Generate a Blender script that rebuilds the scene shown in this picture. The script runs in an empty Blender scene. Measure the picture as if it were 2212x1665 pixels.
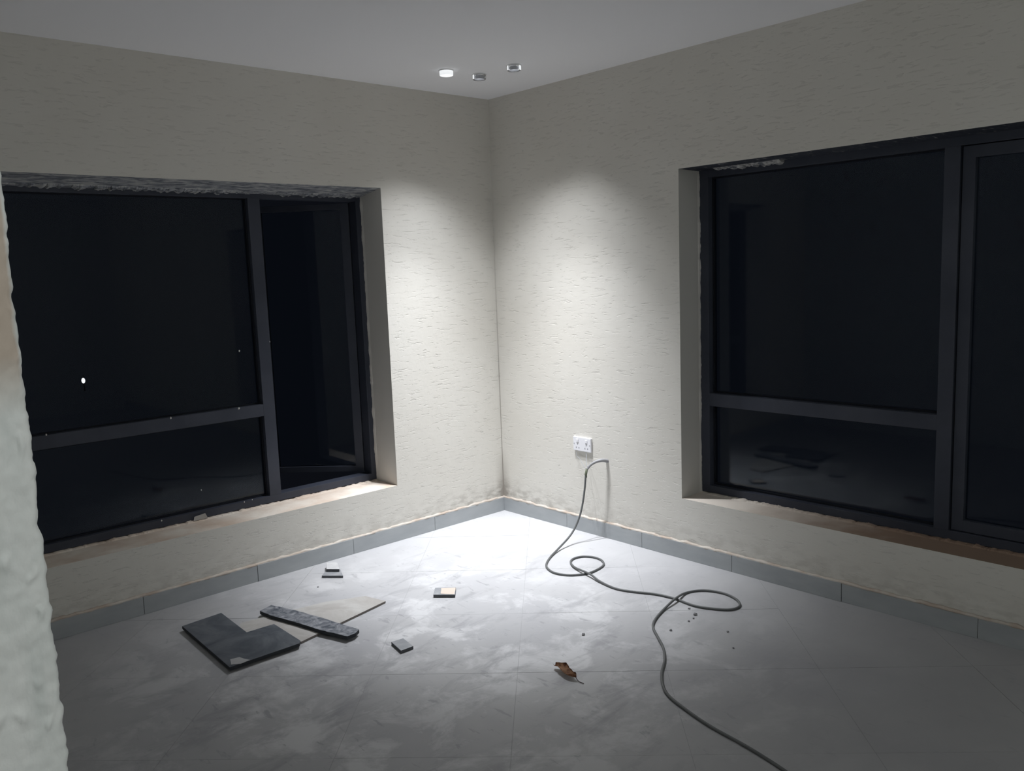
import bpy, bmesh, math, random
from mathutils import Vector, Matrix, noise
random.seed(4)
scene = bpy.context.scene
COL = scene.collection

# ------------------------------------------------------------------ camera
CAM = Vector((-3.7297, -4.2351, 1.6152))
YAW, PITCH, ROLL = math.radians(47.7887), math.radians(-7.7063), math.radians(-2.1509)
cam = bpy.data.cameras.new('camera'); cam_o = bpy.data.objects.new('camera', cam); COL.objects.link(cam_o)
cam.sensor_width = 36.0; cam.lens = 36.0 * 1839.54 / 2212.0; cam.clip_start = 0.02; cam.clip_end = 400
fw = Vector((math.cos(PITCH)*math.cos(YAW), math.cos(PITCH)*math.sin(YAW), math.sin(PITCH)))
rt = fw.cross(Vector((0, 0, 1))).normalized(); up = rt.cross(fw)
c_, s_ = math.cos(ROLL), math.sin(ROLL)
r2 = rt*c_ + up*s_; u2 = up*c_ - rt*s_
cam_o.matrix_world = Matrix(((r2.x, u2.x, -fw.x, CAM.x), (r2.y, u2.y, -fw.y, CAM.y), (r2.z, u2.z, -fw.z, CAM.z), (0, 0, 0, 1)))
scene.camera = cam_o

# ------------------------------------------------------------------ world: night sky, exposure
w = bpy.data.worlds.new('night'); scene.world = w; w.use_nodes = True
w.node_tree.nodes['Background'].inputs[0].default_value = (0.0036, 0.0042, 0.0062, 1)
w.node_tree.nodes['Background'].inputs[1].default_value = 1.0
scene.view_settings.view_transform = 'Standard'; scene.view_settings.look = 'None'
scene.view_settings.exposure = 0.0; scene.view_settings.gamma = 1.0
scene.view_settings.use_curve_mapping = False

H = 2.7
LAMPS = [(-0.719, -0.481), (-0.505, -0.505), (-0.487, -0.770)]
NARROW_W = [150, 90, 152]
WIDE_W = [46, 24, 44]
# three downlights: the light each ceiling fitting throws, a lens beam inside a wide soft spill
for (lx, ly), e, e2 in zip(LAMPS, NARROW_W, WIDE_W):
    for en, ang, bl in ((e, 66, 1.0), (e2, 92, 0.9)):
        l = bpy.data.lights.new('downlight_beam', 'SPOT'); l.energy = en; l.color = (0.96, 0.985, 1.035)
        l.spot_size = math.radians(ang); l.spot_blend = bl; l.shadow_soft_size = 0.022
        o = bpy.data.objects.new('downlight_beam', l); COL.objects.link(o); o.location = (lx, ly, H-0.034)
        if ang < 80: o.rotation_euler = (-0.045, 0.045, 0)
# lamp of the hall behind the camera
l = bpy.data.lights.new('hall_lamp_light', 'POINT'); l.energy = 29.0; l.color = (0.96, 1.0, 0.96); l.shadow_soft_size = 0.12
o = bpy.data.objects.new('hall_lamp_light', l); COL.objects.link(o); o.location = (-3.42, -4.95, 2.1)
scene.cycles.diffuse_bounces = 8

# ------------------------------------------------------------------ materials
def mat(name, col, rough=0.7, spec=0.3, metal=0.0):
    m = bpy.data.materials.new(name); m.use_nodes = True
    b = m.node_tree.nodes['Principled BSDF']
    b.inputs['Base Color'].default_value = (*col, 1); b.inputs['Roughness'].default_value = rough
    b.inputs['Metallic'].default_value = metal; b.inputs['Specular IOR Level'].default_value = spec
    return m
class NT:
    def __init__(s, m): s.t = m.node_tree; s.b = s.t.nodes['Principled BSDF']; s.pos = s.n('ShaderNodeNewGeometry').outputs['Position']
    def n(s, k, **kw):
        x = s.t.nodes.new(k)
        for a, v in kw.items(): setattr(x, a, v)
        return x
    def lk(s, a, b): s.t.links.new(a, b)
    def mapping(s, scale=(1,1,1), rot=(0,0,0), loc=(0,0,0)):
        x = s.n('ShaderNodeMapping'); x.inputs['Scale'].default_value = scale; x.inputs['Rotation'].default_value = rot
        x.inputs['Location'].default_value = loc; s.lk(s.pos, x.inputs['Vector']); return x.outputs[0]
    def noise(s, vec, scale, detail=4, rough=0.55, dist=0.0):
        x = s.n('ShaderNodeTexNoise'); x.inputs['Scale'].default_value = scale; x.inputs['Detail'].default_value = detail
        x.inputs['Roughness'].default_value = rough; x.inputs['Distortion'].default_value = dist; s.lk(vec, x.inputs['Vector']); return x.outputs[0]
    def ramp(s, fac, stops):
        x = s.n('ShaderNodeValToRGB'); e = x.color_ramp.elements
        while len(e) < len(stops): e.new(0.5)
        for q, (p, c) in zip(e, stops):
            q.position = p; q.color = (c, c, c, 1) if isinstance(c, (int, float)) else (*c, 1)
        s.lk(fac, x.inputs[0]); return x.outputs[0]
    def mix(s, fac, a, b, mode='MIX'):
        x = s.n('ShaderNodeMix', data_type='RGBA', blend_type=mode)
        for i, v in ((0, fac), (6, a), (7, b)):
            if hasattr(v, 'is_linked'): s.lk(v, x.inputs[i])
            elif i == 0: x.inputs[0].default_value = v
            else: x.inputs[i].default_value = (*v, 1)
        return x.outputs[2]
    def math(s, op, a, b=0.0, clamp=False):
        x = s.n('ShaderNodeMath', operation=op, use_clamp=clamp)
        for i, v in ((0, a), (1, b)):
            if hasattr(v, 'is_linked'): s.lk(v, x.inputs[i])
            else: x.inputs[i].default_value = v
        return x.outputs[0]
    def bump(s, h, strength=0.3, dist=0.01, prev=None):
        x = s.n('ShaderNodeBump'); x.inputs['Strength'].default_value = strength; x.inputs['Distance'].default_value = dist
        s.lk(h, x.inputs['Height'])
        if prev is not None: s.lk(prev, x.inputs['Normal'])
        return x.outputs[0]
    def xyz(s, vec=None):
        x = s.n('ShaderNodeSeparateXYZ'); s.lk(vec or s.pos, x.inputs[0]); return x.outputs

def wall_material(name, left):
    m = mat(name, (0.58, 0.56, 0.52), 0.75, 0.25); t = NT(m)
    sc = (5.5, 5.5, 30)
    v = t.mapping(sc); v2 = t.mapping((9, 9, 62), loc=(3, 7, 1))
    n1 = t.noise(v, 2.2, 5, 0.6, 0.6); n2 = t.noise(v2, 1.5, 3, 0.6, 0.4); n3 = t.noise(t.pos, 1.1, 3)
    dash = t.ramp(n1, [(0.33, 1), (0.41, 0)]); dash2 = t.ramp(n2, [(0.31, 1), (0.38, 0)])
    h = t.math('ADD', t.math('MULTIPLY', dash, -1.0), t.math('MULTIPLY', dash2, -0.6))
    h2 = t.math('ADD', h, t.math('MULTIPLY', t.noise(t.pos, 14, 3), 0.5))
    t.lk(t.bump(h2, 0.36, 0.006), t.b.inputs['Normal'])
    col = t.mix(t.ramp(n3, [(0.35, 0), (0.65, 1)]), (0.655, 0.63, 0.575), (0.69, 0.67, 0.62))
    d = t.math('MULTIPLY', t.math('MAXIMUM', dash, dash2), 0.16)
    col = t.mix(d, col, (0.36, 0.35, 0.33))
    # grime along skirting and corner foot; thin dark line up the corner
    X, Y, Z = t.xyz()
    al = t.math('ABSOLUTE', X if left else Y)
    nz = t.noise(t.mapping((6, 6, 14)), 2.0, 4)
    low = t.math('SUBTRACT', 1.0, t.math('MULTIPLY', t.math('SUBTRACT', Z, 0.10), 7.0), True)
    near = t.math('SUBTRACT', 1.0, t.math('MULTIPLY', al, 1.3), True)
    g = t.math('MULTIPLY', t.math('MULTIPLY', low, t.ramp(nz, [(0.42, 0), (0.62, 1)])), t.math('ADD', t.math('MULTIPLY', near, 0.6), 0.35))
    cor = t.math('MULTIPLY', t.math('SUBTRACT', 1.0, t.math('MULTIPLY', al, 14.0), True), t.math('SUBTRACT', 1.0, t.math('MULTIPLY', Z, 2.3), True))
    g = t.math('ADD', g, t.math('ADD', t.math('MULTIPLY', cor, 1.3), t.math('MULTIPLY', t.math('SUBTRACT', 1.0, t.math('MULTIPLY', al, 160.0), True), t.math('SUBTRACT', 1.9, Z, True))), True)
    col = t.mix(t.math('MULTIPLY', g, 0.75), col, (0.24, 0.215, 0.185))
    t.lk(col, t.b.inputs['Base Color'])
    return m
M = {}
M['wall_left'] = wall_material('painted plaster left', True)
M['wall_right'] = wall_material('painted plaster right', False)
M['plain'] = mat('plain plaster', (0.64, 0.63, 0.60), 0.8)
M['reveal'] = mat('smooth reveal plaster', (0.66, 0.64, 0.60), 0.8)
M['ceiling'] = mat('ceiling paint', (0.87, 0.87, 0.89), 0.85)
m = mat('sill cement', (0.5, 0.4, 0.32), 0.8); t = NT(m)
t.lk(t.mix(t.ramp(t.noise(t.pos, 5, 5), [(0.35, 0), (0.65, 1)]), (0.66, 0.53, 0.43), (0.84, 0.77, 0.68)), t.b.inputs['Base Color'])
t.lk(t.bump(t.noise(t.pos, 40, 4), 0.3, 0.004), t.b.inputs['Normal']); M['sill'] = m
m = mat('sill cement browner away from corner', (0.5, 0.4, 0.32), 0.85); t = NT(m); X, Y, Z = t.xyz()  # base colour runs from cream to brown away from the corner
f = t.math('ADD', t.math('MULTIPLY', t.math('ADD', Y, 1.75), -1.25), t.math('MULTIPLY', t.math('SUBTRACT', t.noise(t.pos, 6, 4), 0.5), 0.9), True)
t.lk(t.mix(f, (0.66, 0.60, 0.53), (0.30, 0.21, 0.155)), t.b.inputs['Base Color']); M['sill_right'] = m
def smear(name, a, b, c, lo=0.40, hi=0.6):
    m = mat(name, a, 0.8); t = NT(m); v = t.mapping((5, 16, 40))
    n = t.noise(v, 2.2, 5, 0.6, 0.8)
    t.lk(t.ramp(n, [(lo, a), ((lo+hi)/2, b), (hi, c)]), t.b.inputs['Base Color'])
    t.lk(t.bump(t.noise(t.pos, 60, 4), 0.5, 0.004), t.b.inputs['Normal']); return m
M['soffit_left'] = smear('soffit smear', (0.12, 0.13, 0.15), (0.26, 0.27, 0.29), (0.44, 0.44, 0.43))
M['soffit_right'] = smear('dark soffit with pale smear', (0.03, 0.035, 0.05), (0.05, 0.055, 0.07), (0.34, 0.33, 0.32), 0.45, 0.72)  # dark bluish base colour with pale smear over it
M['smear_pale'] = smear('pale mortar smear', (0.10, 0.11, 0.13), (0.34, 0.335, 0.33), (0.55, 0.54, 0.52), 0.36, 0.60)
M['bead'] = mat('putty bead', (0.60, 0.52, 0.44), 0.85); t = NT(M['bead'])
t.lk(t.mix(t.ramp(t.noise(t.pos, 9, 4), [(0.4, 0), (0.6, 1)]), (0.48, 0.40, 0.335), (0.58, 0.535, 0.48)), t.b.inputs['Base Color'])
m = mat('grey skirting tile', (0.30, 0.32, 0.335), 0.55, 0.35); t = NT(m)
t.lk(t.mix(t.ramp(t.noise(t.mapping((2, 2, 6)), 3, 5), [(0.3, 0), (0.7, 1)]), (0.345, 0.365, 0.38), (0.40, 0.42, 0.43)), t.b.inputs['Base Color'])
M['skirt'] = m
M['grout'] = mat('dark grout', (0.10, 0.10, 0.10), 0.9)
M['joint'] = mat('floor grout', (0.36, 0.36, 0.365), 0.9)

def floor_material():
    m = mat('dusty grey porcelain tile', (0.5, 0.5, 0.52), 0.5, 0.4); t = NT(m)
    X, Y, Z = t.xyz()
    base = t.mix(t.ramp(t.noise(t.pos, 1.6, 4), [(0.3, 0), (0.7, 1)]), (0.345, 0.345, 0.36), (0.405, 0.405, 0.41))
    # messy zone: towards the left wall
    dx = t.math('ADD', X, 1.75); dy = t.math('ADD', Y, 1.45)
    r = t.math('SQRT', t.math('ADD', t.math('MULTIPLY', dx, dx), t.math('MULTIPLY', dy, dy)))
    zone = t.math('SUBTRACT', 1.0, t.math('MULTIPLY', t.math('SUBTRACT', r, 0.75), 1.1), True)
    wv = t.mapping((1.2, 3.2, 1), (0, 0, -0.8)); wv2 = t.mapping((9.0, 3.0, 1), (0, 0, -0.5), (3, 1, 0))
    big = t.noise(t.pos, 3.6, 10, 0.66, 0.35)
    st = t.noise(wv, 2.3, 10, 0.68, 0.5)
    st2 = t.noise(wv2, 3.0, 6, 0.62, 0.4)
    white = t.math('MULTIPLY', t.ramp(big, [(0.49, 0), (0.60, 1)]), t.math('ADD', t.math('MULTIPLY', zone, 0.46), 0.05), True)
    dark = t.math('MULTIPLY', t.ramp(st, [(0.36, 1), (0.48, 0)]), t.math('ADD', t.math('MULTIPLY', zone, 0.52), 0.05), True)
    dark2 = t.math('MULTIPLY', t.ramp(st2, [(0.33, 1), (0.39, 0)]), t.math('ADD', t.math('MULTIPLY', zone, 0.50), 0.20), True)
    streak = t.math('MULTIPLY', t.ramp(st2, [(0.64, 0), (0.72, 1)]), t.math('MULTIPLY', zone, 0.22), True)
    # pool of downlight put into the colour: tiles paler towards the corner
    rc = t.math('SQRT', t.math('ADD', t.math('MULTIPLY', X, X), t.math('MULTIPLY', Y, Y)))
    light_pool = t.math('MULTIPLY', t.math('SUBTRACT', 1.0, t.math('MULTIPLY', t.math('SUBTRACT', rc, 0.4), 0.62), True), 0.75)
    col = t.mix(light_pool, base, (0.66, 0.66, 0.67))
    col = t.mix(white, col, (0.66, 0.66, 0.665))
    col = t.mix(dark, col, (0.24, 0.24, 0.255))
    col = t.mix(dark2, col, (0.27, 0.27, 0.285))
    col = t.mix(streak, col, (0.70, 0.70, 0.70))
    t.lk(col, t.b.inputs['Base Color'])
    t.lk(t.ramp(big, [(0.35, 0.42), (0.65, 0.62)]), t.b.inputs['Roughness'])
    t.lk(t.bump(big, 0.12, 0.004), t.b.inputs['Normal'])
    return m
M['tile'] = floor_material()
def jamb_material():
    m = mat('rough putty jamb', (0.52, 0.55, 0.54), 0.7); t = NT(m)
    X, Y, Z = t.xyz()
    n = t.noise(t.mapping((9, 9, 3.5)), 2.2, 5, 0.6, 0.8); fine = t.noise(t.pos, 70, 4)
    col = t.mix(t.ramp(n, [(0.35, 0), (0.65, 1)]), (0.64, 0.67, 0.66), (0.76, 0.775, 0.765))
    # a band of bare render where the putty has come off the arris
    d = t.math('ABSOLUTE', t.math('ADD', X, 3.553))
    band = t.math('SUBTRACT', 1.0, t.math('MULTIPLY', t.math('SUBTRACT', d, t.math('MULTIPLY', n, 0.022)), 260), True)
    hz = t.math('MULTIPLY', t.math('SUBTRACT', Z, 1.50), 18, True)
    col = t.mix(t.math('MULTIPLY', t.math('MULTIPLY', band, hz), 0.85), col, (0.43, 0.34, 0.27))
    t.lk(col, t.b.inputs['Base Color'])
    b1 = t.bump(fine, 0.35, 0.002)
    t.lk(t.bump(t.noise(t.mapping((1, 1, 0.6)), 16, 5, 0.6), 0.5, 0.008, b1), t.b.inputs['Normal']); return m
M['jamb'] = jamb_material()
m = mat('slate blue aluminium', (0.050, 0.058, 0.080), 0.5, 0.4); t = NT(m)
t.lk(t.bump(t.noise(t.pos, 90, 3), 0.08, 0.002), t.b.inputs['Normal'])
t.lk(t.mix(t.ramp(t.noise(t.pos, 4, 5), [(0.4, 0), (0.7, 1)]), (0.038, 0.044, 0.063), (0.054, 0.060, 0.081)), t.b.inputs['Base Color']); M['alu'] = m
M['gasket'] = mat('black rubber gasket', (0.012, 0.014, 0.02), 0.7, 0.2)
# window glass
m = bpy.data.materials.new('window glass'); m.use_nodes = True; nt = m.node_tree; nt.nodes.clear()
out = nt.nodes.new('ShaderNodeOutputMaterial'); mx = nt.nodes.new('ShaderNodeMixShader'); fr = nt.nodes.new('ShaderNodeFresnel'); fr.inputs[0].default_value = 1.34
tr = nt.nodes.new('ShaderNodeBsdfTransparent'); tr.inputs[0].default_value = (0.80, 0.86, 0.90, 1); gl = nt.nodes.new('ShaderNodeBsdfGlossy'); gl.inputs['Roughness'].default_value = 0.035
nt.links.new(fr.outputs[0], mx.inputs[0]); nt.links.new(tr.outputs[0], mx.inputs[1]); nt.links.new(gl.outputs[0], mx.inputs[2]); nt.links.new(mx.outputs[0], out.inputs[0])
M['glass'] = m
M['fleck'] = mat('dried plaster fleck', (0.62, 0.60, 0.56), 0.8)
M['socket'] = mat('white socket plastic', (0.80, 0.80, 0.83), 0.3, 0.5)
M['hole'] = mat('grey socket slot', (0.28, 0.28, 0.31), 0.6)
M['cable'] = mat('grey cable sheath', (0.115, 0.12, 0.12), 0.5, 0.4)
M['conduit'] = mat('grey flexible conduit', (0.30, 0.30, 0.31), 0.5, 0.4)
M['wire'] = mat('thin grey wire', (0.27, 0.28, 0.30), 0.5)
M['tape'] = mat('greenish tape', (0.14, 0.155, 0.11), 0.6)
def slab_material(name, a, b, sc=6, lo=0.42, hi=0.68, spec=0.35):
    m = mat(name, a, 0.6, spec); t = NT(m); n = t.noise(t.mapping((1, 1, 1), (0, 0, 0.3)), sc, 7, 0.65, 0.8)
    t.lk(t.mix(t.ramp(n, [(lo, 0), (hi, 1)]), a, b), t.b.inputs['Base Color'])
    t.lk(t.bump(n, 0.15, 0.003), t.b.inputs['Normal']); return m
M['slate'] = slab_material('dark slate tile', (0.060, 0.070, 0.085), (0.15, 0.16, 0.175), 5, 0.42, 0.75)
M['slate_dusty'] = slab_material('dusty slate tile', (0.055, 0.065, 0.085), (0.30, 0.31, 0.33), 26, 0.36, 0.66)
M['slate_edge'] = mat('dark tile edge', (0.028, 0.032, 0.038), 0.7)
M['patch'] = mat('dried adhesive patch', (0.36, 0.36, 0.36), 0.9)
M['beige'] = slab_material('beige grey tile', (0.37, 0.35, 0.33), (0.46, 0.45, 0.43), 4, 0.40, 0.60)
M['beige_edge'] = mat('brown grey tile edge', (0.20, 0.18, 0.165), 0.8)
M['off'] = slab_material('grey tile offcut', (0.25, 0.26, 0.275), (0.36, 0.365, 0.375), 12)
M['offl'] = slab_material('pale tile offcut', (0.50, 0.50, 0.505), (0.60, 0.60, 0.60), 12)
M['off_edge'] = mat('offcut edge', (0.10, 0.105, 0.115), 0.8)
M['peach'] = mat('peach adhesive', (0.58, 0.50, 0.43), 0.85)
m = mat('dry brown leaf', (0.25, 0.13, 0.08), 0.75); t = NT(m)
t.lk(t.mix(t.ramp(t.noise(t.pos, 45, 4), [(0.4, 0), (0.6, 1)]), (0.16, 0.075, 0.045), (0.42, 0.25, 0.15)), t.b.inputs['Base Color']); M['leaf'] = m
M['leaf_under'] = mat('dark leaf underside', (0.06, 0.045, 0.045), 0.8)
M['crumb'] = mat('dark mortar crumb', (0.22, 0.22, 0.225), 0.9)
M['white_metal'] = mat('white lamp rim', (0.78, 0.78, 0.78), 0.35, 0.5)
m = mat('clear acrylic', (0.92, 0.93, 0.95), 0.06, 0.5); m.node_tree.nodes['Principled BSDF'].inputs['Transmission Weight'].default_value = 0.9; M['acrylic'] = m
def emi(name, col, e):
    m = mat(name, (0.8, 0.8, 0.8)); b = m.node_tree.nodes['Principled BSDF']
    b.inputs['Emission Color'].default_value = (*col, 1); b.inputs['Emission Strength'].default_value = e; return m
M['cup'] = mat('grey reflector cup', (0.60, 0.61, 0.65), 0.5)
M['led'] = emi('lit led chip', (0.95, 0.98, 1.0), 3.0)
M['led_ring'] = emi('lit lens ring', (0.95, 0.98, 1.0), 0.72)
M['far_lamp'] = emi('far street lamp glow', (1.0, 0.90, 0.86), 1.6)

# ------------------------------------------------------------------ helpers
def link(name, bm, mats, parent=None, smooth=False, bevel=0.0):
    me = bpy.data.meshes.new(name); bmesh.ops.recalc_face_normals(bm, faces=bm.faces[:]); bm.to_mesh(me); bm.free()
    for m_ in (mats if isinstance(mats, (list, tuple)) else [mats]): me.materials.append(m_)
    if smooth:
        for p_ in me.polygons: p_.use_smooth = True
    o = bpy.data.objects.new(name, me); COL.objects.link(o)
    if parent is not None: o.parent = parent
    if bevel:
        b = o.modifiers.new('bevel', 'BEVEL'); b.width = bevel; b.segments = 2; b.limit_method = 'ANGLE'
    return o
def tag(o, label=None, cat=None, group=None, kind=None):
    if label: o['label'] = label
    if cat: o['category'] = cat
    if group: o['group'] = group
    if kind: o['kind'] = kind
    return o
def empty(name, loc, label=None, cat=None, group=None, kind=None):
    o = bpy.data.objects.new(name, None); COL.objects.link(o); o.location = loc; o.empty_display_size = 0.1
    return tag(o, label, cat, group, kind)
def box_bm(x0, x1, y0, y1, z0, z1, bm=None):
    bm = bm or bmesh.new()
    v = [bm.verts.new(c) for c in ((x0,y0,z0),(x1,y0,z0),(x1,y1,z0),(x0,y1,z0),(x0,y0,z1),(x1,y0,z1),(x1,y1,z1),(x0,y1,z1))]
    for f in ((0,3,2,1),(4,5,6,7),(0,1,5,4),(1,2,6,5),(2,3,7,6),(3,0,4,7)): bm.faces.new([v[i] for i in f])
    return bm
def prism_bm(pts, z0, z1, bm=None, edge_mat=0, jag=0.0):
    bm = bm or bmesh.new(); n = len(pts)
    if jag:
        q = []
        for i in range(n):
            a, b = Vector(pts[i]), Vector(pts[(i+1) % n]); k = max(1, int((b-a).length/0.025))
            for j in range(k):
                p_ = a.lerp(b, j/k)
                q.append(p_ if j == 0 else p_ + Vector((random.uniform(-jag, jag), random.uniform(-jag, jag))))
        pts = q; n = len(pts)
    lo = [bm.verts.new((p_[0], p_[1], z0)) for p_ in pts]; hi = [bm.verts.new((p_[0], p_[1], z1)) for p_ in pts]
    bm.faces.new(lo[::-1]); bm.faces.new(hi)
    for i in range(n):
        f = bm.faces.new((lo[i], lo[(i+1) % n], hi[(i+1) % n], hi[i])); f.material_index = edge_mat
    return bm
def catmull(pts, per=8):
    P = [Vector(p_) for p_ in pts]; P = [P[0]*2-P[1]] + P + [P[-1]*2-P[-2]]; out = []
    for i in range(1, len(P)-2):
        for k in range(per):
            t_ = k/per; a, b, c, d = P[i-1:i+3]
            out.append(0.5*((2*b)+(c-a)*t_+(2*a-5*b+4*c-d)*t_*t_+(3*b-a-3*c+d)*t_**3))
    out.append(P[-2]); return out
def tube_bm(pts, r, seg=10, bm=None, rf=None):
    bm = bm or bmesh.new(); n = len(pts); rings = []; up_ = Vector((0, 0, 1))
    for i, p_ in enumerate(pts):
        d = (pts[min(i+1, n-1)] - pts[max(i-1, 0)]).normalized()
        s = d.cross(up_); s = s.normalized() if s.length > 1e-3 else Vector((0, 1, 0)); u = s.cross(d)
        rr = r*(rf(i/(n-1)) if rf else 1)
        rings.append([bm.verts.new(p_ + (s*math.cos(2*math.pi*k/seg)+u*math.sin(2*math.pi*k/seg))*rr) for k in range(seg)])
    for a, b in zip(rings, rings[1:]):
        for k in range(seg): bm.faces.new((a[k], a[(k+1) % seg], b[(k+1) % seg], b[k]))
    bm.faces.new(rings[0][::-1]); bm.faces.new(rings[-1]); return bm
def lathe_bm(prof, seg=32, bm=None):
    bm = bm or bmesh.new(); rings = [[bm.verts.new((r*math.cos(2*math.pi*k/seg), r*math.sin(2*math.pi*k/seg), z)) for k in range(seg)] for r, z in prof]
    for a, b in zip(rings, rings[1:]):
        for k in range(seg): bm.faces.new((a[k], a[(k+1) % seg], b[(k+1) % seg], b[k]))
    bm.faces.new(rings[0]); bm.faces.new(rings[-1][::-1]); return bm

# ------------------------------------------------------------------ room shell
ROOM = (-3.537, -4.70, 0.0, 0.0)          # x0, y0, x1, y1 of the room
PX = -3.537                               # inner face of the wall with the doorway
# floor slab and its diagonal tiles
fl = empty('floor', (-2.7, -2.4, 0), 'floor of large grey diagonal tiles dusted with plaster', 'floor', kind='structure')
link('floor_bed', box_bm(-6.0, 0.32, -7.15, 0.32, -0.12, -0.0012), M['joint'], fl).location = (2.7, 2.4, 0)
def clip(poly, axis, val, keep_less):
    out = []
    for i in range(len(poly)):
        a, b = poly[i], poly[(i+1) % len(poly)]
        ia = (a[axis] <= val) if keep_less else (a[axis] >= val); ib = (b[axis] <= val) if keep_less else (b[axis] >= val)
        if ia: out.append(a)
        if ia != ib:
            t_ = (val-a[axis])/(b[axis]-a[axis]); out.append((a[0]+(b[0]-a[0])*t_, a[1]+(b[1]-a[1])*t_))
    return out
R2 = math.sqrt(0.5); T = 0.6; G = 0.0007
for i in range(-9, 12):
    for j in range(-19, 3):
        u0 = -0.178 + i*T + G; u1 = -0.178 + (i+1)*T - G; v0 = -1.774 + j*T + 3*T + G; v1 = v0 + T - 2*G
        poly = [((v-u)*R2, (v+u)*R2) for u, v in ((u0, v0), (u1, v0), (u1, v1), (u0, v1))]
        for ax, val, less in ((0, 0.0, True), (1, 0.0, True), (0, -6.0, False), (1, -7.0, False)):
            if poly: poly = clip(poly, ax, val, less)
        if len(poly) < 3: continue
        area = abs(sum(poly[k][0]*poly[(k+1) % len(poly)][1]-poly[(k+1) % len(poly)][0]*poly[k][1] for k in range(len(poly))))/2
        if area < 0.002: continue
        dz = random.uniform(-0.0004, 0.0004)
        cx = sum(p_[0] for p_ in poly)/len(poly); cy = sum(p_[1] for p_ in poly)/len(poly)
        o = link('floor_tile', prism_bm([(p_[0]-cx, p_[1]-cy) for p_ in poly], -0.006, dz), M['tile'], fl)
        o.location = (cx+2.7, cy+2.4, 0)

link('ceiling', box_bm(-6.15, 0.32, -7.15, 0.32, H, H+0.15), M['ceiling']); tag(bpy.data.objects['ceiling'], 'plain white painted ceiling of the room', 'ceiling', kind='structure')

def wall_with_opening(name, axis, L0, L1, depth, o0, o1, zs, zh, zh_back, mats, ext):
    """axis 'x': wall in plane y=0 running along x; axis 'y': wall in plane x=0 running along y. outward depth is +."""
    bm = bmesh.new(); P = (lambda a, d, z: (a, d, z)) if axis == 'x' else (lambda a, d, z: (d, a, z))
    n = 60; random.seed(11)
    ys = [0.0, depth]
    def wob(a, k, z=0): return 0.0035*noise.noise(Vector((a*9, k*7.3, z*9)))
    def V(a, d, z): return bm.verts.new(P(a, d, z))
    # front and back faces as four panels around the opening
    for d in (0.0, depth):
        zt = zh if d == 0 else zh_back
        A = [V(L0, d, 0), V(L1, d, 0), V(L1, d, H), V(L0, d, H)]
        B = [V(o0, d, zs), V(o1, d, zs), V(o1, d, zt), V(o0, d, zt)]
        for q in range(4): bm.faces.new((A[q], A[(q+1) % 4], B[(q+1) % 4], B[q]))
        ys.append((A, B))
    (A0, B0), (A1, B1) = ys[2], ys[3]
    for q in range(4):
        bm.faces.new((A0[q], A0[(q+1) % 4], A1[(q+1) % 4], A1[q]))
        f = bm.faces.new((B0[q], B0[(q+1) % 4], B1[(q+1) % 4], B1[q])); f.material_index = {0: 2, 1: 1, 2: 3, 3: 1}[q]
    return link(name, bm, mats)
zsL, zsR = 0.342, 0.339
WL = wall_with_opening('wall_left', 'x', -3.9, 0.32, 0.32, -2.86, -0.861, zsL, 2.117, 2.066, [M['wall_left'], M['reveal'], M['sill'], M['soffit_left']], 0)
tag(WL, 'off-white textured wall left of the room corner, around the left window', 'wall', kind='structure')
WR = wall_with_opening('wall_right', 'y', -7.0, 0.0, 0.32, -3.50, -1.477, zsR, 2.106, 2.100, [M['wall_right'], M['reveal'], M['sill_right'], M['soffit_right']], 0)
tag(WR, 'off-white textured wall right of the room corner, around the right window and socket', 'wall', kind='structure')

# doorway wall: the rough jamb at the left edge of the picture
def jamb():
    bm = bmesh.new(); x0, x1, y0, y1 = PX-0.22, PX, -3.356, -0.0
    nz = 900; prof = []
    # path round the end of the wall: outer face, then jamb face, rounded arris, then the room face
    for k in range(7): prof.append((x0, y1 - (y1-y0)*(k/6)**0.6 if k < 6 else y0, 0.3))
    m_ = 58
    r = 0.006
    for k in range(1, m_): prof.append((x0 + (x1-0.030-x0)*k/m_, y0, 1.0))
    for k in range(1, 18): prof.append((x1-0.030+(0.030-r)*k/18, y0, 1.0))
    for k in range(6):
        a = -math.pi/2 + (math.pi/2)*k/5; prof.append((x1-r+r*math.cos(a), y0+r+r*math.sin(a), 1.0))
    for k in range(1, 14): prof.append((x1, y0+r+0.004*k*1.3**(k/2), 0.8))
    prof.append((x1, -2.0, 0.2)); prof.append((x1, y1, 0))
    rings = []
    for iz in range(nz+1):
        z = H*iz/nz; ring = []
        for (x, y, wgt) in prof:
            p_ = Vector((x, y, z)); e = max(0.0, 1.0 - abs(x1-x)*34); e = e*e*(3-2*e); fy = max(0.0, 1.0 - max(0.0, y-y0)*90)
            n1 = noise.noise(Vector((x*24, y*24, z*19)))*0.0016 + noise.noise(Vector((x*70+5, y*70, z*60)))*0.0022 + noise.noise(Vector((x*150+5, y*150, z*140)))*0.0016
            lump = max(0, noise.noise(Vector((x*85, 9+y*20, z*48)))-0.36)*0.014
            ed = noise.noise(Vector((4, 2, z*26)))*0.0024 + noise.noise(Vector((9, 2, z*70)))*0.0026 + noise.noise(Vector((1, 5, z*150)))*0.0012; dy = -(n1*0.5 + lump*(1-0.5*e))*fy*wgt; dx = (ed + 0.002*noise.noise(Vector((3, 8, z*6))))*e*wgt
            ring.append(bm.verts.new((x+dx, y+dy, z)))
        rings.append(ring)
    for a, b in zip(rings, rings[1:]):
        for k in range(len(prof)-1): bm.faces.new((a[k], a[k+1], b[k+1], b[k]))
        bm.faces.new((a[-1], a[0], b[0], b[-1]))
    bm.faces.new(rings[0][::-1]); bm.faces.new(rings[-1])
    return link('wall_doorway', bm, M['jamb'], smooth=True)
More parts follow.
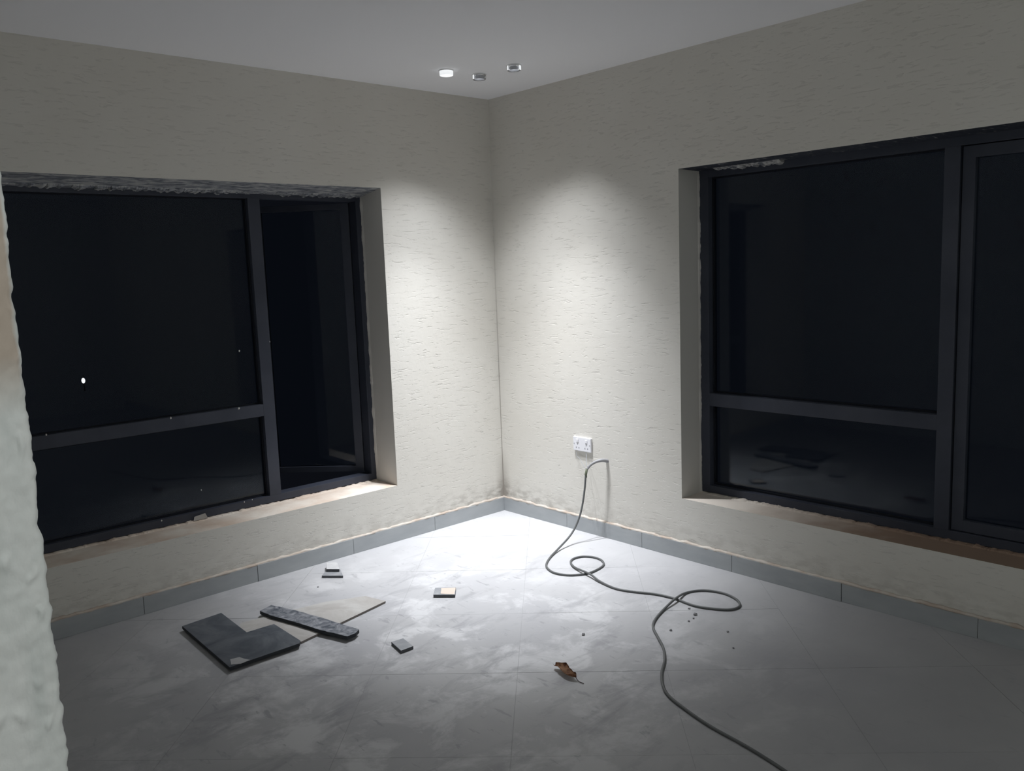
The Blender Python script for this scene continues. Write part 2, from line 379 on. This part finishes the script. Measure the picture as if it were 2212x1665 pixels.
o = jamb(); tag(o, 'pale rough plastered wall end at the left edge with bare brown render on its corner', 'wall', kind='structure')
# hall behind the camera
bm = box_bm(-6.15, -6.0, -7.0, 0.32, 0, H); box_bm(-6.0, 0.0, -7.15, -7.0, 0, H, bm); box_bm(-6.0, -3.9, 0.0, 0.32, 0, H, bm)
o = link('wall_back', bm, M['plain']); tag(o, 'plain walls of the hall behind the viewer', 'wall', kind='structure')

# skirting tiles 60 cm long
def skirting(name, axis, end, label):
    r_ = empty(name, (0, 0, 0), label, 'skirting', kind='structure')
    th = 0.011; a = 0.0 if axis == 'x' else -th
    if axis == 'x': bed = box_bm(end, 0, -0.006, 0.0, 0.0, 0.088)
    else: bed = box_bm(-0.006, 0.0, end, 0.0, 0.0, 0.088)
    link('grout_bed', bed, M['grout'], r_)
    k = 0
    while True:
        s0 = -k*0.6 - (0.0012 if k else (0 if axis == 'x' else th)); s1 = max(-(k+1)*0.6+0.0012, end)
        if s0 <= end: break
        dd = random.uniform(-0.0012, 0.0012)
        bm = box_bm(s1, s0, -th-dd, -0.001, 0.0, 0.0905+dd) if axis == 'x' else box_bm(-th-dd, -0.001, s1, s0, 0.0, 0.0905+dd)
        link('skirting_tile', bm, M['skirt'], r_, bevel=0.0012); k += 1
    # putty bead on top
    bm = bmesh.new(); n = int(-end/0.012); rows = []
    for i in range(n+1):
        s = end*i/n; hh = 0.013 + 0.007*noise.noise(Vector((s*22, 1.5, 3))) + 0.004*noise.noise(Vector((s*60, 5, 3)))
        ww = 0.0105 + 0.003*noise.noise(Vector((s*30, 2.5, 8)))
        pr = [(0.0, 0.088), (ww, 0.0885), (ww*0.8, 0.0885+hh*0.5), (0.0006, 0.0885+hh)]
        rows.append([bm.verts.new((s, -d, z) if axis == 'x' else (-d, s, z)) for d, z in pr])
    for p_, q in zip(rows, rows[1:]):
        for j in range(4): bm.faces.new((p_[j], p_[(j+1) % 4], q[(j+1) % 4], q[j]))
    bm.faces.new(rows[0]); bm.faces.new(rows[-1][::-1])
    link('putty_bead', bm, M['bead'], r_, smooth=True)
skirting('baseboard_left', 'x', PX, 'grey tile skirting along the foot of the left wall')
skirting('baseboard_right', 'y', -7.0, 'grey tile skirting along the foot of the right wall')

# ragged mortar along the window heads and jambs
def ragged(name, P, a0, a1, d0, d1, zbase, amp, sgn, m_, label, base_t=0.008, vertical=False, f=38):
    bm = bmesh.new(); n = int(abs(a1-a0)/0.006); rows = []
    for i in range(n+1):
        a = a0+(a1-a0)*i/n
        h = base_t + amp*(0.5+noise.noise(Vector((a*f, 3.3, d0*9)))*0.8 + noise.noise(Vector((a*f*3, 7.3, 1)))*0.45)
        h = max(h, 0.001)
        rows.append([bm.verts.new(P(a, d0, zbase)), bm.verts.new(P(a, d1, zbase)), bm.verts.new(P(a, d1, zbase+sgn*h)), bm.verts.new(P(a, d0+(d1-d0)*0.3, zbase+sgn*h*0.8))])
    for p_, q in zip(rows, rows[1:]):
        for j in range(4): bm.faces.new((p_[j], p_[(j+1) % 4], q[(j+1) % 4], q[j]))
    bm.faces.new(rows[0]); bm.faces.new(rows[-1][::-1])
    o = link(name, bm, m_); tag(o, label, 'mortar joint', kind='structure'); return o

# ------------------------------------------------------------------ windows
def window(name, P, side, jx, zs, zh, fd, label):
    """P(a, d, z) maps a = distance along the wall from the corner, d = depth outwards from the room face."""
    r_ = empty(name, P((jx[0]+jx[5])/2, fd, zs), label, 'window', kind='structure'); inv = Vector(r_.location)
    r_.location = inv
    def B(a0, a1, d0, d1, z0, z1, nm, m_, bev=0.0012, parent=None):
        p0, p1 = Vector(P(a0, d0, z0)), Vector(P(a1, d1, z1))
        bm = box_bm(min(p0.x, p1.x)-inv.x, max(p0.x, p1.x)-inv.x, min(p0.y, p1.y)-inv.y, max(p0.y, p1.y)-inv.y, z0-inv.z, z1-inv.z)
        return link(nm, bm, m_, parent or r_, bevel=bev)
    D = 0.075; F = 0.04
    j0, j1, m0, m1, f1, f0 = jx    # casement jamb outer, inner, mullion in, mullion out, far jamb inner, outer
    z0, z1 = zs+F, zh-F
    B(j0, j1, fd, fd+D, zs, zh, 'frame_jamb', M['alu']); B(f1, f0, fd, fd+D, zs, zh, 'frame_jamb', M['alu'])
    B(j1, f1, fd, fd+D, zs, z0, 'frame_sill_rail', M['alu']); B(j1, f1, fd, fd+D, z1, zh, 'frame_head_rail', M['alu'])
    B(m0, m1, fd, fd+D, z0, z1, 'mullion', M['alu'])
    return r_, B, z0, z1
def sash_parts(B, a0, a1, d0, z0, z1, st=0.05):
    pass

PL = lambda a, d, z: (-a, d, z)
PR = lambda a, d, z: (d, -a, z)
zt0, zt1 = 0.853, 0.920
# left window: casement (swung open) nearest the corner, fixed lights beyond the mullion
w1, B, z0, z1 = window('window_1', PL, 'x', (0.855, 0.897, 1.512, 1.582, 2.79, 2.86), 0.350, 2.098, 0.222, 'left window, dark framed, with its narrow casement swung open to the night')
fd = 0.222
B(1.582, 2.79, fd, fd+0.07, zt0, zt1, 'transom', M['alu'])
for (za, zb) in ((z0, zt0), (zt1, z1)):
    B(1.582, 2.79, fd+0.038, fd+0.044, za, zb, 'glass_pane', M['glass'], 0)
    for (a0, a1, q0, q1) in ((1.582, 1.590, za, zb), (2.782, 2.79, za, zb), (1.590, 2.782, za, za+0.008), (1.590, 2.782, zb-0.008, zb)):
        B(a0, a1, fd+0.030, fd+0.038, q0, q1, 'glazing_bead', M['gasket'], 0)
# open casement, hinged on the jamb nearest the corner
hinge = Vector((-0.905, fd+0.072, 0))
ca = empty('casement_sash', hinge - Vector(w1.location)); ca.parent = w1
sw, sz0, sz1 = 0.600, z0+0.005, z1-0.005
def SB(a0, a1, d0, d1, q0, q1, nm, m_, bev=0.001):
    return link(nm, box_bm(-a1, -a0, d0, d1, q0, q1), m_, ca, bevel=bev)
st = 0.052
SB(0, st, 0, 0.042, sz0, sz1, 'hinge_stile', M['alu']); SB(sw-st, sw, 0, 0.042, sz0, sz1, 'lock_stile', M['alu'])
SB(st, sw-st, 0, 0.042, sz0, sz0+0.036, 'bottom_rail', M['alu']); SB(st, sw-st, 0, 0.042, sz1-0.036, sz1, 'top_rail', M['alu'])
SB(st, sw-st, 0.018, 0.024, sz0+0.036, sz1-0.036, 'glass_pane', M['glass'], 0)
SB(sw-0.034, sw-0.018, -0.012, 0.0, 1.14, 1.26, 'handle', M['alu'])
ca.rotation_euler = (0, 0, -math.radians(46))
# right window: fixed lights nearest the corner, closed casement beyond the mullion
w2, B, z0, z1 = window('window_2', PR, 'y', (1.477, 1.535, 2.735, 2.80, 3.44, 3.50), 0.346, 2.106, 0.182, 'right window, dark framed, fixed panes and a closed casement reflecting the floor')
fd = 0.182
B(1.535, 2.735, fd, fd+0.07, zt0-0.018, zt1-0.015, 'transom', M['alu'])
for (za, zb) in ((z0, zt0-0.018), (zt1-0.015, z1)):
    B(1.535, 2.735, fd+0.048, fd+0.054, za, zb, 'glass_pane', M['glass'], 0)
    for (a0, a1, q0, q1) in ((1.535, 1.543, za, zb), (2.727, 2.735, za, zb), (1.543, 2.727, za, za+0.010), (1.543, 2.727, zb-0.008, zb)):
        B(a0, a1, fd+0.036, fd+0.048, q0, q1, 'glazing_bead', M['gasket'], 0)
ca2 = empty('casement_sash', (0, 0, 0)); ca2.parent = w2
def B2(a0, a1, d0, d1, q0, q1, nm, m_, bev=0.001):
    o = B(a0, a1, d0, d1, q0, q1, nm, m_, bev, ca2); return o
B2(2.806, 2.856, fd+0.012, fd+0.055, z0+0.004, z1-0.004, 'hinge_stile', M['alu']); B2(3.386, 3.436, fd+0.012, fd+0.055, z0+0.004, z1-0.004, 'lock_stile', M['alu'])
B2(2.856, 3.386, fd+0.012, fd+0.055, z0+0.004, z0+0.054, 'bottom_rail', M['alu']); B2(2.856, 3.386, fd+0.012, fd+0.055, z1-0.054, z1-0.004, 'top_rail', M['alu'])
B2(2.856, 3.386, fd+0.036, fd+0.042, z0+0.054, z1-0.054, 'glass_pane', M['glass'], 0)

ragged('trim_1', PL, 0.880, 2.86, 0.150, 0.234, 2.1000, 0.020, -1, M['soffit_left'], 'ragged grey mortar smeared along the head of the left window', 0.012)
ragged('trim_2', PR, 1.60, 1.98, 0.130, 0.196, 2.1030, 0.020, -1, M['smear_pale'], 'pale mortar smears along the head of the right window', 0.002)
ragged('trim_3', PL, 0.87, 2.86, 0.195, 0.226, zsL-0.001, 0.008, 1, M['sill'], 'uneven cement edge where the left sill meets the frame', 0.003)
ragged('trim_4', PR, 1.477, 3.50, 0.150, 0.186, zsR-0.001, 0.009, 1, M['sill_right'], 'uneven cement edge where the right sill meets the frame', 0.003)
PJ = lambda z, d, a: (-a, d, z)
def ragged_v(name, P2, z0_, z1_, d0, d1, base, sgn, amp, m_, label):
    bm = bmesh.new(); n = int((z1_-z0_)/0.006); rows = []
    for i in range(n+1):
        z = z0_+(z1_-z0_)*i/n; h = 0.002+amp*max(0.1, 0.5+noise.noise(Vector((z*16, base*5, 2)))*0.9+noise.noise(Vector((z*60, 2, 2)))*0.4)
        rows.append([bm.verts.new(P2(base, d0, z)), bm.verts.new(P2(base, d1, z)), bm.verts.new(P2(base+sgn*h, d1, z)), bm.verts.new(P2(base+sgn*h*0.6, d0+(d1-d0)*0.4, z))])
    for p_, q in zip(rows, rows[1:]):
        for j in range(4): bm.faces.new((p_[j], p_[(j+1) % 4], q[(j+1) % 4], q[j]))
    bm.faces.new(rows[0]); bm.faces.new(rows[-1][::-1])
    tag(link(name, bm, m_), label, 'mortar joint', kind='structure')
ragged_v('trim_5', PL, zsL, 2.09, 0.200, 0.224, 0.860, 1, 0.007, M['reveal'], 'rough plaster line beside the jamb of the left window')
ragged_v('trim_6', PR, zsR, 2.09, 0.165, 0.184, 1.476, 1, 0.008, M['reveal'], 'rough plaster line beside the jamb of the right window')

# plaster flecks stuck on the left window, each a small part of it
def on_left(px_, py_, d):       # photo point on the plane at depth d of the left wall
    a = fw + r2*((px_-1106)/1839.54) - u2*((py_-832.5)/1839.54); k = (d-CAM.y)/a.y; return CAM + a*k
def fleck(p_, s, parent):
    bm = bmesh.new(); bmesh.ops.create_icosphere(bm, subdivisions=1, radius=1)
    for v in bm.verts: v.co = Vector((v.co.x*s*random.uniform(0.6, 1), v.co.y*s*0.35, v.co.z*s*random.uniform(0.8, 1.4)))
    o = link('plaster_fleck', bm, M['fleck'], parent); o.location = p_ - Vector(parent.location); return o
for (x, y, s, d) in ((517, 758, 0.006, 0.258), (516, 882, 0.007, 0.221), (369, 903, 0.006, 0.221), (100, 939, 0.005, 0.221), (349, 1124, 0.005, 0.220), (583, 738, 0.004, 0.221), (528, 1084, 0.004, 0.221), (545, 1079, 0.003, 0.221), (435, 1058, 0.004, 0.259)):
    fleck(on_left(x, y, d), s, w1)
# scrap of card on the left sill
a = on_left(417, 1110, 0.205); b = on_left(448, 1108, 0.205)
bm = bmesh.new(); pts = [(0, 0, 0), (b.x-a.x, 0.0, 0.0), ((b.x-a.x)*0.86, 0.004, 0.028), ((b.x-a.x)*0.1, 0.006, 0.020)]
lo = [bm.verts.new(q) for q in pts]; hi = [bm.verts.new((q[0], q[1]+0.002, q[2])) for q in pts]
bm.faces.new(lo); bm.faces.new(hi[::-1])
for k in range(4): bm.faces.new((lo[k], lo[(k+1) % 4], hi[(k+1) % 4], hi[k]))
o = link('card_scrap', bm, M['beige']); o.location = (a.x, 0.203, zsL+0.008); tag(o, 'small beige scrap of card leaning on the bottom rail of the left window', 'scrap')

# distant street lamp seen through the left window
def through(px_, py_, dist):
    a = fw + r2*((px_-1106)/1839.54) - u2*((py_-832.5)/1839.54); return CAM + a.normalized()*dist
c = through(180, 822, 42.0)
sl = empty('street_lamp', (c.x, c.y, -3.0), 'tiny distant street lamp glowing in the night beyond the left window', 'street lamp')
link('lamp_post', tube_bm([Vector((0.1, 0.3, 0.0)), Vector((0.1, 0.3, c.z+3.0+0.2))], 0.03, 8), M['gasket'], sl)
link('lamp_arm', tube_bm([Vector((0.1, 0.3, c.z+3.0+0.2)), Vector((0, 0, c.z+3.0+0.14))], 0.015, 8), M['gasket'], sl)
bm = bmesh.new(); bmesh.ops.create_uvsphere(bm, u_segments=16, v_segments=10, radius=1.0)
for v in bm.verts: v.co = Vector((v.co.x*0.075, v.co.y*0.075, v.co.z*0.12 + c.z+3.0))
link('lamp_head', bm, M['far_lamp'], sl, smooth=True)
# ------------------------------------------------------------------ ceiling downlights
lab = ['ceiling downlight nearest the left wall, its lens glowing white all over', 'ceiling downlight nearest the room corner, bright on one side and dark on the other', 'ceiling downlight nearest the right wall, greyish with bright ends']
tilt = [(0.0, 0.0), (0.0, 0.0), (0.0, 0.0)]
for i, (lx, ly) in enumerate(LAMPS):
    r_ = empty('ceiling_downlight', (lx, ly, H), lab[i], 'downlight')
    tag(r_, group=None)
    link('rim', lathe_bm([(0.026, 0.0), (0.041, 0.0), (0.041, -0.004), (0.030, -0.006), (0.026, -0.006)]), M['white_metal'], r_, smooth=False)
    # clear ring standing proud of the ceiling
    bm = bmesh.new(); seg = 40
    prof = [(0.037, -0.006), (0.037, -0.026), (0.035, -0.028), (0.031, -0.028), (0.030, -0.026), (0.030, -0.006)]
    rings = [[bm.verts.new((r*math.cos(2*math.pi*k/seg), r*math.sin(2*math.pi*k/seg), z)) for k in range(seg)] for r, z in prof]
    for a, b in zip(rings, rings[1:]+rings[:1]):
        for k in range(seg): bm.faces.new((a[k], a[(k+1) % seg], b[(k+1) % seg], b[k]))
    link('lens_ring', bm, M['led_ring'] if i == 0 else M['acrylic'], r_, smooth=True)
    link('led_chip', lathe_bm([(0.014, -0.0065), (0.014, -0.012), (0.010, -0.015)], 20), M['led'], r_)
    # opaque reflector cup hiding the chip from the side
    bm = bmesh.new(); prof = [(0.024, -0.006), (0.029, -0.026), (0.0275, -0.026), (0.0225, -0.006)]
    rings = [[bm.verts.new((r*math.cos(2*math.pi*k/seg), r*math.sin(2*math.pi*k/seg), z)) for k in range(seg)] for r, z in prof]
    for a, b in zip(rings, rings[1:]+rings[:1]):
        for k in range(seg): bm.faces.new((a[k], a[(k+1) % seg], b[(k+1) % seg], b[k]))
    link('reflector_cup', bm, M['cup'] if i else M['led_ring'], r_, smooth=True)
    for deg, hw in ({1: [(170, 0.006)], 2: [(168, 0.005), (284, 0.006), (300, 0.004)]}.get(i, [])):   # bright glints on the clear ring, made as glowing bars
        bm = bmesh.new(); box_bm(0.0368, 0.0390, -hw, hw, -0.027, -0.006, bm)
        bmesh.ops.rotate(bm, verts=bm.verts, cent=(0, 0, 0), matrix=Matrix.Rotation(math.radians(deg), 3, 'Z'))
        link('glint_bar', bm, M['led_ring'], r_)

# ------------------------------------------------------------------ double socket
so = empty('wall_socket', (0, -0.750, 0.551), 'white double wall socket on the right wall with thin wires below', 'socket')
link('plate', box_bm(-0.014, 0.0, -0.073, 0.073, -0.044, 0.044), M['socket'], so, bevel=0.004)
for s in (-1, 1):
    cy = s*0.036
    link('switch_rocker', box_bm(-0.0175, -0.0135, cy-0.009, cy+0.009, 0.012, 0.030), M['socket'], so, bevel=0.0015)
    link('pin_slot', box_bm(-0.0145, -0.012, cy-0.0025, cy+0.0025, -0.006, 0.003), M['hole'], so)
    for q in (-1, 1): link('pin_slot', box_bm(-0.0145, -0.012, cy+q*0.011-0.003, cy+q*0.011+0.003, -0.028, -0.019), M['hole'], so)
for cy in (-0.064, 0.064):
    link('screw', box_bm(-0.0152, -0.0135, cy-0.0025, cy+0.0025, -0.0025, 0.0025), M['wire'], so)

# ------------------------------------------------------------------ cable and wires
def pt(px_, py_, x=None, z=None):
    a = fw + r2*((px_-1106)/1839.54) - u2*((py_-832.5)/1839.54)
    k = ((x-CAM.x)/a.x) if x is not None else ((z-CAM.z)/a.z)
    return CAM + a*k
R = 0.0058
head = [pt(1315, 996, x=0.010), pt(1302, 994, x=-0.03), pt(1288, 997, x=-0.06), pt(1276, 1004, x=-0.085), pt(1268, 1014, x=-0.10)]
drop = [pt(1265.5, 1024, x=-0.105), pt(1263, 1055, x=-0.12), pt(1259, 1085, x=-0.14), pt(1253, 1112, x=-0.165), pt(1243, 1138, x=-0.20), pt(1229, 1160, x=-0.26)]
fp = [(1207,1184,.010),(1189,1203,0),(1180,1220,0),(1188,1232,0),(1205,1239,0),(1235,1242,0),(1270,1238,0),(1292,1229,0),(1304,1219,0),(1298,1209,0),(1280,1203,0),(1257,1202,0),(1238,1207,0),(1233,1215,0),(1243,1226,0.004),(1275,1240,0.0125),(1295,1255,0.003),(1330,1271,0),(1370,1278,0),(1415,1283,0),(1455,1292,0.0),(1500,1308,0),(1545,1315,0),(1580,1316,0),(1598,1308,0),(1590,1294,0),(1562,1281,0),(1520,1275,0),(1483,1280,0),(1460,1292,0.0125),(1432,1318,0),(1414,1340,0),(1411,1356,0),(1422,1378,0),(1433,1400,0),(1436,1425,0),(1430,1450,0),(1431,1475,0),(1442,1500,0),(1475,1528,0),(1530,1566,0),(1600,1605,0),(1650,1635,0),(1700,1668,0),(1760,1712,0)]
ground = [pt(x, y, z=R+0.0005+dz) for x, y, dz in fp]
cab = empty('floor_cable', (ground[0].x, ground[0].y, 0), 'long dark grey cable looping from the wall across the floor', 'cable')
inv = Vector(cab.location)
link('sheath', tube_bm(catmull([p_-inv for p_ in [head[-1]]+drop+ground], 8), R, 10), M['cable'], cab, smooth=True)
link('conduit_end', tube_bm(catmull([p_-inv for p_ in head], 8), 0.0105, 12, rf=lambda t_: 1.15-0.55*t_), M['conduit'], cab, smooth=True)['label'] = 'thicker grey conduit stub leaving the wall'
link('tape_wrap', tube_bm([head[-1]-inv+Vector((0, 0, 0.006)), drop[0]-inv, drop[0]-inv-Vector((0, 0, 0.02))], 0.0078, 10), M['tape'], cab, smooth=True)['label'] = 'greenish tape binding cable and wires'
s0 = pt(1245.5, 975, x=-0.008); s1 = pt(1266, 978, x=-0.010)
for i, (a, mids) in enumerate(((s0, [(1246, 984, -0.02), (1254, 993, -0.05), (1260, 1005, -0.085)]), (s1, [(1267, 988, -0.03), (1266.5, 1000, -0.075)]))):
    pts = catmull([a]+[pt(x, y, x=d) for x, y, d in mids]+[head[-1]+Vector((0.0, 0.006 if i == 0 else -0.004, 0.004 if i == 0 else 0.016))], 8)
    o = link('thin_wire', tube_bm(pts, 0.0014 if i == 0 else 0.0019, 6), M['wire'], smooth=True)
    tag(o, ['thin wire curving from the left end of the socket to the taped cable', 'thin wire dropping straight from the socket to the taped cable'][i], 'wire')

# ------------------------------------------------------------------ rubble on the floor
def fpts(px, z): return [pt(x, y, z=z) for x, y in px]
def slab(name, px, z0, z1, mats, label, cat, jag=0.0, bevel=0.0015, group=None, parts=None):
    P = fpts(px, z1); c = sum(P, Vector())/len(P); c.z = z0
    bm = prism_bm([(q.x-c.x, q.y-c.y) for q in P], 0, z1-z0, edge_mat=1, jag=jag)
    o = link(name, bm, mats, bevel=bevel); o.location = c; tag(o, label, cat, group); return o, c
# pale large tile lying under the dark ones
slab('floor_tile_spare', [(500, 1404), (652, 1385), (833, 1298), (789, 1287), (700, 1300), (520, 1345)], 0.001, 0.011, [M['beige'], M['beige_edge']], 'large pale beige-grey cut tile lying flat beneath the dark tile strip', 'tile', bevel=0)
bpy.data.objects['floor_tile_spare'].name = 'cut_tile'
o, c = slab('cut_tile', [(393, 1352), (478, 1323), (533, 1365), (592, 1347), (649, 1383), (647, 1389), (496, 1441)], 0.0115, 0.0265, [M['slate'], M['slate_edge']], 'L-shaped dark slate tile with a square notch cut out', 'tile')
P = fpts([(497, 1424), (517, 1419), (540, 1425), (520, 1433), (499, 1435)], 0.0275)
bm = prism_bm([(q.x-c.x, q.y-c.y) for q in P], 0.0149, 0.0162, jag=0.004)
link('adhesive_patch', bm, M['patch'], o)['label'] = 'pale dried adhesive patch'
o, c = slab('tile_strip', [(561, 1319), (586, 1306), (640, 1318), (700, 1335), (740, 1348), (776, 1359), (768, 1367), (750, 1374), (690, 1360), (640, 1344), (585, 1329)], 0.0115, 0.0290, [M['slate_dusty'], M['slate_edge']], 'narrow dark tile strip mottled with white dusting lying across the pale tile', 'tile', jag=0.0015)
# offcuts
o, c = slab('tile_offcut', [(936, 1284), (940, 1269), (985, 1268), (983, 1284)], 0.0005, 0.0155, [M['off'], M['off_edge']], 'small grey offcut with a peach adhesive patch, rightmost of the offcuts', 'tile')
P = fpts([(952, 1282), (953, 1270), (984, 1269), (982, 1283)], 0.0165); bm = prism_bm([(q.x-c.x, q.y-c.y) for q in P], 0.0149, 0.0160, jag=0.002)
link('adhesive_patch', bm, M['peach'], o)['label'] = 'peach dried adhesive'
slab('tile_offcut', [(845, 1386), (871, 1378), (893, 1395), (866, 1405)], 0.0005, 0.0145, [M['off'], M['off_edge']], 'small square grey offcut alone beside the dusty dark strip, set diagonally', 'tile')
slab('tile_offcut', [(695, 1243), (705, 1231), (735, 1229), (741, 1243)], 0.0005, 0.0135, [M['off'], M['off_edge']], 'grey offcut near the left skirting with a pale piece on it', 'tile')
slab('tile_offcut', [(705, 1229), (705, 1215), (729, 1214), (733, 1229)], 0.0140, 0.0290, [M['offl'], M['off_edge']], 'pale offcut stacked on the grey offcut near the left skirting', 'tile')

# dry leaf
a = pt(1198, 1438, z=0.01); b = pt(1246, 1464, z=0.01)
lf = empty('dry_leaf', ((a.x+b.x)/2, (a.y+b.y)/2, 0), 'curled dry brown leaf lying on the floor', 'leaf')
d = (b-a); L_ = d.length; d.normalize(); sd = Vector((-d.y, d.x, 0))
def leaf_bm(off, zo, ws=1.0):
    bm = bmesh.new(); nu, nv = 26, 10; g = []
    for i in range(nu+1):
        u = i/nu; wd = 0.030*ws*math.sin(math.pi*min(1, u*0.93+0.07))**0.7*(1+0.22*noise.noise(Vector((u*9, 1, off)))); row = []
        for j in range(nv+1):
            v = j/nv*2-1
            z = 0.004 + 0.020*(abs(v)**1.6)*(0.7+0.5*noise.noise(Vector((u*5, v*2, off)))) + 0.006*math.sin(u*7+off) * 0.5 + zo + 0.004
            p_ = d*(L_*(u-0.5)) + sd*(v*wd*0.75 + 0.006*math.sin(u*6)) + Vector((0, 0, max(z, 0.0015)))
            row.append(bm.verts.new(p_))
        g.append(row)
    for i in range(nu):
        for j in range(nv): bm.faces.new((g[i][j], g[i+1][j], g[i+1][j+1], g[i][j+1]))
    r = bmesh.ops.solidify(bm, geom=bm.faces[:], thickness=0.0008); return bm
link('leaf_blade', leaf_bm(0.0, 0.002), M['leaf'], lf, smooth=True)
link('leaf_stalk', tube_bm(catmull([d*(L_*0.46)+Vector((0, 0, 0.009)), d*(L_*0.62)+sd*(-0.004)+Vector((0, 0, 0.003)), d*(L_*0.80)+Vector((0, 0, 0.0025))], 5), 0.0016, 6), M['leaf_under'], lf)

# mortar crumbs near the second loop of the cable
crumbs = [((1502, 1328), .010, 'largest dark mortar crumb just below the right cable loop'), ((1489, 1315), .006, 'small crumb touching the underside of the right cable loop'),
          ((1488, 1342), .006, 'small crumb left of the lowest pair below the right cable loop'), ((1498, 1336), .005, 'tiny crumb just under the largest crumb'),
          ((1449, 1362), .007, 'dark crumb right of the cable bend below the loop'), ((1572, 1365), .006, 'dark crumb alone on the bare floor right of the cable'),
          ((1584, 1400), .005, 'small crumb alone on the bare floor, farthest right'), ((1260, 1371), .008, 'dark crumb on the floor above the dry leaf'),
          ((687, 1268), .005, 'tiny dark crumb below the stacked offcuts')]
for (q, s, lb) in crumbs:
    bm = bmesh.new(); bmesh.ops.create_icosphere(bm, subdivisions=2, radius=1)
    for v in bm.verts:
        k = 1+0.5*noise.noise(v.co*1.7+Vector((q[0], q[1], 0))); v.co = Vector((v.co.x*s*k, v.co.y*s*k*0.8, max(v.co.z, -0.55)*s*k*0.6))
    mz = min(v.co.z for v in bm.verts)
    for v in bm.verts: v.co.z -= mz
    o = link('mortar_crumb', bm, M['crumb']); o.location = pt(q[0], q[1], z=0.0005); o.location.z = 0.0005; tag(o, lb, 'crumb', 'mortar crumbs scattered on the floor')
